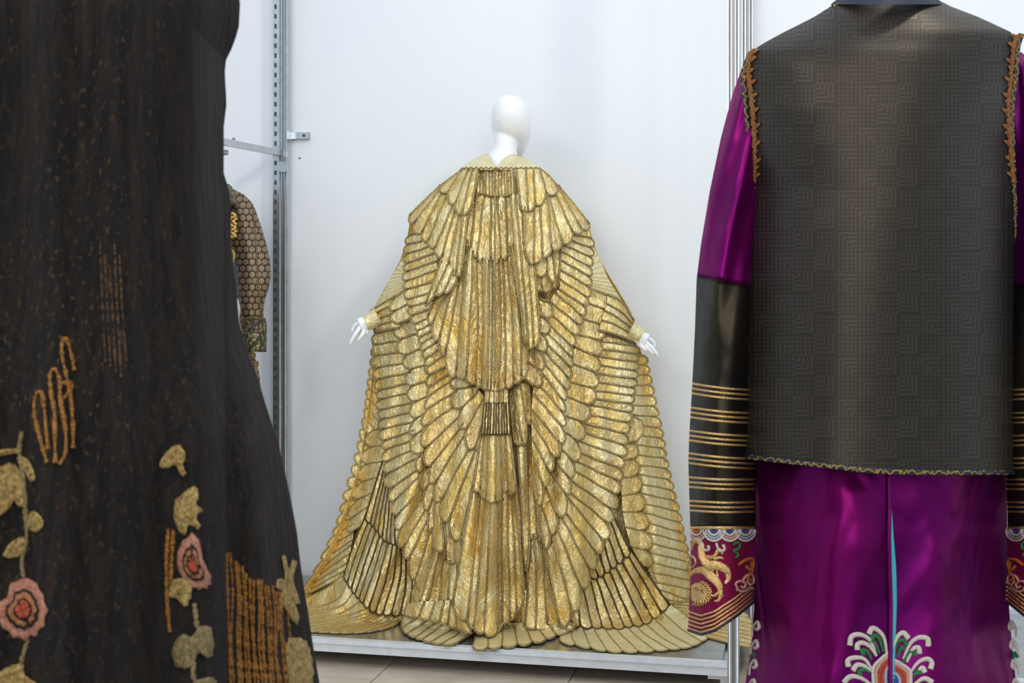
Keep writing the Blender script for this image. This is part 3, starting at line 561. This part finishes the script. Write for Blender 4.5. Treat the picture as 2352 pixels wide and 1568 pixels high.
VP = Surf([(-380,40,200,.06,1.53),(-300,-60,300,.11,1.53),(-200,-150,460,.13,1.53),(0,-190,515,.160,1.535),(400,-200,514,.155,1.522),(740,-215,516,.14,1.485),(1000,-260,517,.09,1.41),(1300,-310,519,.075,1.375),(1568,-390,522,.07,1.345),(3490,-640,640,.10,1.27)], 3.0, vf)
loft('front_panel', VP, -370, 3470, VELVET, gw, 110, 90, closed=False)
for p in ([(-10,1034),(20,1030),(46,1032),(44,1040),(20,1044),(-10,1048)], [(-10,1075),(22,1063),(42,1075),(55,1118),(56,1160),(42,1163),(32,1150),(20,1170),(-10,1180)], [(38,1050),(58,1050),(74,1072),(81,1100),(70,1106),(58,1085),(46,1072)],
 [(60,1188),(76,1173),(96,1188),(99,1208),(84,1222),(66,1214)], [(5,1276),(22,1248),(54,1233),(50,1270),(25,1282)], [(-10,1548),(20,1530),(52,1524),(58,1550),(85,1572),(60,1600),(-10,1600)],
 [(393,1026),(412,1021),(427,1045),(420,1068),(428,1088),(416,1093),(403,1068),(386,1075),(365,1070),(376,1045)],
 [(425,1128),(448,1115),(457,1140),(450,1158),(466,1170),(450,1188),(461,1206),(454,1216),(434,1204),(425,1230),(410,1218),(399,1190),(402,1150)],
 [(398,1330),(424,1328),(441,1350),(433,1386),(420,1391),(406,1374),(388,1370),(390,1345)]):
    piece('leaf_applique', p, VP, LEAFG, gw, lobes=3, thick=.004)
for p in ([(455,1438),(484,1440),(491,1490),(480,1512),(456,1500),(440,1532),(405,1531),(395,1490),(418,1455),(440,1462)], [(445,1562),(490,1556),(497,1592),(440,1594)]):
    piece('leaf_applique', p, VP, LEAFM, gw, lobes=3)
for p in ([(647,1278),(656,1275),(663,1306),(672,1285),(682,1292),(673,1335),(690,1378),(679,1392),(690,1420),(673,1432),(656,1396),(640,1392),(648,1356),(632,1350),(640,1326),(655,1330)], [(662,1463),(698,1468),(714,1500),(720,1556),(700,1585),(665,1572),(655,1500)]):
    piece('leaf_applique', p, VG, LEAFG, gw, lobes=3, thick=.005)
def rose(poly, c):
    P = np.array(poly, float); c = np.array(c, float)
    for q, m, nm, o in ((1.0,PINK,'rose_petal_ring',0),(.66,VELVET,'rose_velvet_gap',.0035),(.57,stitchO,'rose_petal_ring',.0045),(.38,VELVET,'rose_velvet_gap',.0065),(.31,RED,'rose_centre',.0075)):  # velvet rings form the dark gaps between the stitched petal rings
        piece(nm, [tuple(c+(p-c)*q) for p in P], VP, m, rs_, off=.001+o, thick=.0035, lobes=3)
stitchO = stitched('orange_stitching', (0.16,0.06,0.02), (0.42,0.18,0.06), 0.2, .5)
rs_ = gw
rose([(52,1326),(78,1334),(95,1360),(108,1400),(98,1440),(75,1462),(44,1468),(14,1448),(-6,1420),(-4,1385),(18,1370),(22,1342)], (52,1400))
rose([(440,1222),(458,1242),(466,1285),(485,1325),(478,1348),(452,1352),(430,1340),(408,1302),(412,1255)], (441,1298))
for p in ([(50,990),(44,1035),(54,1100),(57,1160),(61,1230),(50,1290),(54,1325)], [(66,1466),(54,1500),(48,1525)], [(446,1385),(450,1420),(452,1440)], [(446,1520),(443,1545),(446,1562)]): line('stem', p, .0022, VP, LEAFM, gw, jit=.3)
for p in ([(108,1062),(90,1000),(79,950),(82,908),(96,903),(103,950),(110,1032)], [(127,1062),(125,950),(117,900),(115,860),(125,847),(136,870),(139,920),(150,985),(150,1040),(136,1066)], [(168,1028),(165,940),(154,870),(143,820),(143,786),(153,780),(163,812),(171,850)],
 [(140,880),(165,880),(160,900),(145,915)], [(386,1213),(382,1300),(385,1400),(390,1452)], [(398,1213),(394,1290),(392,1340)]):
    line('beaded_line', p, .0019, VP, ORNG, gw, jit=.45, n=46)
rng = random.Random(3)
for k in range(5):
    x = 230+11*k; line('metallic_thread', [(x,560+25*(k%3)),(x+6,700),(x+12+k,830+12*(k%4))], .0007, VP, DIM, gw, off=-.0003, n=90, jit=1.0)
for k in range(17):
    x = 521+8.6*k+rng.uniform(-2,2); y0 = np.interp(x,[515,570,620,660],[1262,1318,1342,1380])+rng.uniform(-6,8)
    line('beaded_line', [(x,y0),(x+3+rng.uniform(-5,5),y0*.66+523),(x+5+rng.uniform(-5,5),y0*.33+1045),(x+9+k*.5,1585)], rng.uniform(.0009,.0020), VG, ORNG, gw, jit=.6, n=50, off=.003)
# ------------------------------------------------------------------ purple satin robe and its brocade vest
rb = thing('satin_robe', 'purple satin robe with gold-striped black sleeves and embroidered cuffs', 'robe', at(2030,2545,2.35))
def pf(px,py,u): return .007*math.sin(u*9+.5)*np.clip((py-1000)/300,0,1) 
RB = Surf([(60,1960,2130,.06,2.42),(120,1800,2300,.09,2.42),(300,1770,2300,.11,2.42),(900,1755,2305,.15,2.42),(1065,1733,2312,.16,2.42),(1240,1733,2314,.18,2.42),(1400,1732,2318,.19,2.42),(1500,1724,2326,.2,2.42),(1568,1712,2334,.21,2.42),(2000,1640,2400,.24,2.42),(2420,1590,2450,.27,2.42)], 3.0, pf)
loft('skirt_back', RB, 100, 2415, PURPLE, rb, 90, 70)
b = MB()
Q = spline([(2047,1160),(2048,1220),(2052,1300),(2054,1380),(2052,1470),(2050,1568),(2052,1800),(2056,2400)], 40); v=[]; 
wd_ = np.interp(np.linspace(0,1,40),[0,.1,.3,.6,1],[.5,3,6,5,8])
for (x,y),q in zip(Q,wd_): v += [RB.P(x-q,y,.003), RB.P(x+q,y,.003)]
mk('teal_slit_lining', v, [(2*i,2*i+1,2*i+3,2*i+2) for i in range(39)], TEAL, rb)
line('slit_edge', [(2042,1090),(2043,1160),(2042,1240),(2044,1320),(2046,1400),(2045,1568),(2045,2400)], .0035, RB, PURPD, rb, off=.004, n=60)
def sl(rows): return Surf([(y,l,r,d,Yc+.09) for y,l,r,d,Yc in rows], 2.2, lambda px,py,u: .006*math.sin(u*7+py/90.0)*np.clip((1-abs(u))*3,0,1)*np.clip((900-py)/300,0,1))
SLL = sl([(118,1722,1765,.03,2.42),(150,1706,1775,.05,2.41),(220,1681,1780,.07,2.40),(320,1655,1775,.08,2.38),(440,1630,1765,.08,2.36),(560,1610,1752,.08,2.35),(640,1600,1745,.08,2.34),(760,1596,1742,.08,2.33),(880,1590,1739,.075,2.32),(1000,1583,1737,.075,2.31),(1060,1581,1736,.075,2.31),(1200,1585,1736,.075,2.31),(1300,1587,1736,.075,2.31),(1480,1578,1733,.08,2.31)])
SLR = sl([(118,2300,2345,.03,2.42),(150,2295,2375,.05,2.41),(320,2300,2420,.08,2.38),(560,2306,2450,.08,2.35),(640,2308,2455,.08,2.34),(880,2310,2462,.075,2.32),(1060,2311,2466,.075,2.31),(1200,2314,2466,.075,2.31),(1480,2310,2474,.08,2.31)])
def robe_sleeve(S, mir):
    fx = (lambda x: x) if not mir else (lambda x: 4046-x)     # the right sleeve mirrors the left about the robe's axis
    xo = (0 if not mir else 0)
    hem = lambda px, py: np.clip((py-1380)/60,0,1)*np.interp(fx(px),[1578,1610,1640,1690,1735],[5,16,7,-26,-62])
    top = loft('upper_sleeve', S, 120, 632, PURPLE, rb, 50, 40, warp=lambda px,py: np.clip((py-560)/70,0,1)*np.interp(fx(px),[1600,1745],[0,30]))
    mid = loft('lower_sleeve', S, 632, 1211, BLKSAT, rb, 50, 40, off=.002, warp=lambda px,py: np.clip((720-py)/70,0,1)*np.interp(fx(px),[1600,1745],[0,30]))
    cf = loft('sleeve_cuff', S, 1209, 1440, CRIM, rb, 26, 40, off=.003, warp=hem, cap=False)
    L = lambda y: S.row(y)
    for y0, dy in ((881,15),(936,13),(989,12),(1041,12),(1096,4),(1150,2)):
        for k in range(3):
            y = y0+11*k; l,r,_,_ = L(y); xs = np.linspace(l+.6, r-.6, 24); u = (xs-l)/(r-l); u = u if not mir else 1-u
            b = MB(); b.tube([S.P(x, y+dy*q+3*math.sin(q*3), .0045) for x,q in zip(xs,u)], .0021, 6, .6); b.build('gold_stripe', GOLDTH, mid)
    l,r,_,_ = L(1212); b = MB(); b.tube([S.P(x,1212,.006) for x in np.linspace(l,r,24)], .0030, 6, .6); b.build('gold_stripe', GOLDTH, cf)
    for k in range(5):
        b = MB(); xs = np.linspace(L(1430)[0]+1, L(1430)[1]-1, 26)
        b.tube([S.P(x, 1436-9.5*k+hem(x, 1440), .006) for x in xs], .0018, 6, .6); b.build('gold_stripe', GOLDTH, cf)
    b = MB(); xs = np.linspace(L(1440)[0]+1, L(1440)[1]-1, 26); b.tube([S.P(x, 1441+hem(x,1440), .004) for x in xs], .0028, 6, .8); b.build('navy_edge', NAVY, cf)
    def ln(nm, pts, r, m, off=.006, **k): return line(nm, [(fx(x), y) for x,y in pts], r, S, m, cf, off, **k)
    for j,cx in enumerate((1600,1640,1676,1712)):
        for rad,m in ((24,THW),(18.5,THL if j%2 else THP),(12.5,THW),(6.5,THB if j else THO)):
            ln('wave_arc', [(max(1588,min(1734,cx+rad*math.cos(a)*1.0)), 1214+rad*1.15*math.sin(a)*(1+.0*j)) for a in np.linspace(0.05,math.pi-.05,7)], .0020, m)
    # spray curls under the waves
    for pts in ([(1612,1246),(1618,1262),(1628,1262),(1627,1252)], [(1645,1246),(1652,1264),(1664,1262),(1661,1250)]): ln('wave_curl', pts, [.0022,.0018,.0022,.0028], THW)
    ln('green_curl', [(1683,1250),(1696,1246),(1698,1258),(1686,1264),(1695,1272),(1690,1280)], .0024, THG)
    # dragon
    for pts, r in (([(1589,1262),(1598,1244),(1613,1250),(1617,1276),(1630,1296),(1652,1300),(1669,1310),(1673,1328),(1665,1340)], [.003,.006,.0085,.0095,.009,.008,.0065,.0045,.002]),
                   ([(1589,1320),(1598,1313),(1618,1312),(1638,1326),(1652,1345),(1656,1368)], [.005,.0065,.008,.008,.006,.003]),
                   ([(1620,1280),(1640,1278),(1652,1262),(1660,1272)], [.004,.0035,.003,.002]), ([(1640,1284),(1655,1280),(1662,1284)], [.003,.002,.001]),
                   ([(1638,1335),(1634,1318),(1640,1304)], [.004,.003,.001]), ([(1645,1340),(1648,1322),(1646,1310)], [.003,.002,.001]), ([(1628,1322),(1628,1308)], [.003,.001]),
                   ([(1652,1360),(1640,1368),(1632,1364)], [.003,.0025,.001]), ([(1656,1366),(1650,1378),(1640,1380)], [.003,.0025,.001]), ([(1655,1364),(1662,1370)], [.003,.001]),
                   ([(1589,1276),(1597,1284),(1598,1296),(1588,1304)], .002)):
        b = MB(); n=10*len(pts); cordpx(b, [(fx(x),y) for x,y in pts], r, S, .0045, n, .32, 8); b.build('dragon_embroidery', GOLDTH, cf)
    hp = [(1587,1345),(1600,1338),(1616,1346),(1622,1362),(1614,1378),(1600,1384),(1588,1376)]
    hd_ = piece('dragon_head', [(fx(x),y) for x,y in hp], S, GOLDTH, cf, off=.004, thick=.004)
    b = MB()
    for k in range(13):
        a = -1.5+k*.27; c = (1604,1362); cordpx(b, [(fx(c[0]+16*math.cos(a)), c[1]+16*math.sin(a)), (fx(c[0]+26*math.cos(a+.1)), c[1]+25*math.sin(a+.1)), (fx(c[0]+32*math.cos(a+.35)), c[1]+30*math.sin(a+.35))], [.0022,.0018,.0008], S, .006)
    for c in ((1598,1352),(1610,1356)): cordpx(b, [(fx(c[0]+4*math.cos(a)), c[1]+4*math.sin(a)) for a in np.linspace(0,5.6,7)], .0012, S, .010)
    o = b.build('dragon_mane', GOLDTH, cf)
    for c in ((1598,1352),(1610,1356)): piece('dragon_eye', [(fx(c[0])-2,c[1]),(fx(c[0]),c[1]-2),(fx(c[0])+2,c[1]),(fx(c[0]),c[1]+2)], S, THR, cf, off=.009, n=8)
    ln('orange_cloud', [(1697,1296),(1708,1288),(1718,1284),(1728,1284),(1730,1300),(1722,1308),(1714,1300)], .0028, THO); ln('orange_cloud', [(1724,1290),(1728,1310),(1716,1326),(1726,1334)], .0028, THO)
    ln('pink_cloud', [(1694,1352),(1690,1340),(1700,1334),(1712,1340),(1708,1350),(1702,1346)], .0020, THP); ln('pink_cloud', [(1706,1334),(1714,1322),(1728,1320),(1731,1336),(1722,1342),(1716,1334)], .0020, THP); ln('pink_cloud', [(1692,1354),(1708,1358),(1722,1350),(1731,1352)], .0020, THP)
robe_sleeve(SLL, False); robe_sleeve(SLR, True)
# foam spray and striped rock at the slit, side scrolls
def cv(pts, m, r=.0042): line('foam_curl' if m is THW else 'leaf_curl', pts, [r*.5,r*.8,r,r*1.1], RB, m, rb, off=.002, flat=.45)
for p in ([(2037,1500),(2031,1466),(2017,1448),(2003,1443),(1996,1456)], [(2013,1506),(1998,1470),(1975,1457),(1956,1462),(1952,1482)], [(2013,1506),(1998,1485),(1982,1476),(1970,1480),(1969,1492)], [(2002,1536),(1986,1514),(1964,1510),(1948,1516),(1949,1531)],
 [(2002,1544),(1986,1530),(1969,1527),(1959,1540)], [(2002,1572),(1975,1556),(1952,1554),(1938,1568)], [(2048,1500),(2059,1466),(2074,1453),(2087,1466)], [(2075,1513),(2091,1478),(2110,1464),(2130,1467),(2132,1484)], [(2083,1520),(2098,1490),(2110,1488),(2112,1501)],
 [(2091,1544),(2110,1520),(2130,1513),(2140,1522),(2137,1536)], [(2105,1546),(2118,1533),(2124,1544)], [(2099,1572),(2122,1558),(2142,1567)]): cv(p, THW)
for p in ([(2029,1496),(2019,1466),(2007,1460),(2000,1474)], [(2020,1500),(2010,1478),(2006,1474)], [(2002,1514),(1992,1496),(1980,1494),(1984,1504)], [(2002,1545),(1986,1538),(1974,1541),(1976,1551)], [(2052,1506),(2062,1474),(2078,1472),(2083,1482)], [(2060,1510),(2070,1488),(2078,1490)],
 [(2072,1524),(2086,1502),(2100,1497),(2103,1507)], [(2096,1556),(2106,1542),(2115,1546)]): cv(p, THG, .0038)
for k,(m) in enumerate((THW,THP,THR,THR,THL,THB,THB)):
    d = 7*k
    if k<7: line('rock_stripe', [(2006+d,1640),(2006+d,1570),(2006+d,1534+d*.75),(2024+d*.4,1512+d*.95),(2042,1498+d*1.15)], .0027, RB, m, rb, off=.002, n=30, flat=.4)
    line('rock_stripe', [(2092-d*.9,1640),(2092-d*.9,1570),(2091-d*.9,1542+d*.6),(2070-d*.35,1524+d*.9),(2050,1514+d*1.1)], .0027, RB, m, rb, off=.002, n=30, flat=.4)
for sx in (0,1):
    mx = (lambda x: x) if sx==0 else (lambda x: 4062-x)
    for y in (1432,1475,1520,1565):
        xo = -(y-1432)*.07
        for p in ([(1728,y+30),(1730,y+10),(1740,y-4),(1745,y+8),(1738,y+14)],):
            line('scroll_curl', [(mx(a+xo),c) for a,c in p], [.002,.003,.004,.005], RB, THW, rb, off=.002, flat=.5)
        if y in (1475,1565): line('scroll_leaf', [(mx(1727+xo),y+34),(mx(1735+xo),y+24),(mx(1738+xo),y+36)], .0032, RB, THG, rb, off=.002)
vs = thing('brocade_vest', 'charcoal key-fret brocade vest with gold edging, worn over the purple robe', 'vest', at(2030,1075,2.2))
VT = Surf([(2,1925,2160,.06,2.40),(10,1915,2172,.07,2.40),(40,1868,2250,.09,2.40),(75,1798,2325,.11,2.40),(100,1752,2333,.12,2.40),(116,1728,2331,.13,2.40),(150,1719,2326,.14,2.40),(250,1716,2318,.16,2.40),(330,1724,2316,.17,2.40),(430,1734,2326,.18,2.40),(520,1722,2330,.19,2.40),(640,1712,2332,.2,2.40),(800,1700,2338,.21,2.40),(950,1690,2342,.22,2.40),(1050,1682,2346,.23,2.40)], 2.6, lambda px,py,u: .006*math.sin(px/70+py/400.0)*np.clip((py-200)/300,0,1)+.010*math.exp(-((px-2120-(py-500)*-.0)/60.0)**2)*np.clip((py-300)/500,0,1))
hem = lambda px, py: np.clip((py-800)/250,0,1)**1.5*np.interp(px,[1682,1760,1850,2000,2100,2345],[-4,5,15,32,36,36])
loft('vest_body', VT, 3, 1050, BROC, vs, 90, 80, warp=hem, cap=False)
def edging(path, nm):
    P = spline(path, 120); b = MB(); T = np.gradient(P,axis=0); T/=np.linalg.norm(T,axis=1)[:,None]; Nn = np.stack([-T[:,1],T[:,0]],1)
    b.tube([VT.P(x,y,.002) for x,y in P], .0042, 8, .5); e = b.build(nm, NAVY, vs)
    P2 = spline(path, 420); T = np.gradient(P2,axis=0); T/=np.linalg.norm(T,axis=1)[:,None]; Nn = np.stack([-T[:,1],T[:,0]],1)
    i = np.arange(420); L_ = np.cumsum(np.linalg.norm(np.diff(P2,axis=0,prepend=P2[:1]),axis=1)); A = P2+Nn*(4.0*np.sin(L_/2.4+2.4*np.sin(L_/9))+1.2*np.sin(L_/1.3))[:,None]+T*(2.5*np.cos(L_/2.9))[:,None]
    b = MB(); b.tube([VT.P(x,y,.0050) for x,y in A], .0009, 4); b.build('gold_scroll_braid', YGOLD, e)
edging([(x, 1049+hem(x,1050)) for x in (1683,1740,1800,1860,1930,2000,2070,2150,2250,2344)], 'hem_binding')
edging([(1724,120),(1712,150),(1708,180),(1712,230),(1718,290),(1724,350),(1730,420),(1728,450)], 'armhole_binding')
edging([(2348,78),(2338,110),(2334,170),(2326,240),(2326,320),(2330,420),(2336,560)], 'armhole_binding')
edging([(1912,14),(1926,4),(1945,0),(1975,-4)], 'neck_binding')
for path, sg in (([(1731,114),(1722,135),(1718,166),(1723,199),(1727,239),(1731,282),(1733,331),(1733,381),(1731,420)], 1), ([(2340,78),(2328,112),(2322,180),(2316,240),(2318,300),(2323,360),(2328,420)], -1)):
    P = spline(path, 90); b = MB(); k = np.arange(90); b.tube([VT.P(x+2.6*math.sin(i*1.1), y, .005) for (x,y),i in zip(P,k)], .0035, 6, .7); b.tube([VT.P(x+3*math.sin(i*1.1+2), y, .007) for (x,y),i in zip(P,k)], .0022, 6, .7)
    tr = b.build('rust_lace_trim', LACE, vs)
    for i in range(4, 88, 9):
        x,y = P[i]; piece('lace_petal', [(x,y-3),(x+7*sg,y-9),(x+15*sg,y-8),(x+9*sg,y),(x,y+4)], VT, LACE, tr, off=.002, thick=.003, n=10)
        if i%2 == 0: piece('lace_petal', [(x,y+8),(x+6*sg,y+6),(x+10*sg,y+11),(x+4*sg,y+15)], VT, LACE, tr, off=.002, thick=.003, n=10)
NK = Surf([(-90,1955,2130,.07,2.38),(-20,1938,2148,.08,2.38),(12,1922,2164,.09,2.38)]); loft('stand_collar', NK, -90, 10, NAVY, vs, 8, 24, closed=True, cap=False)
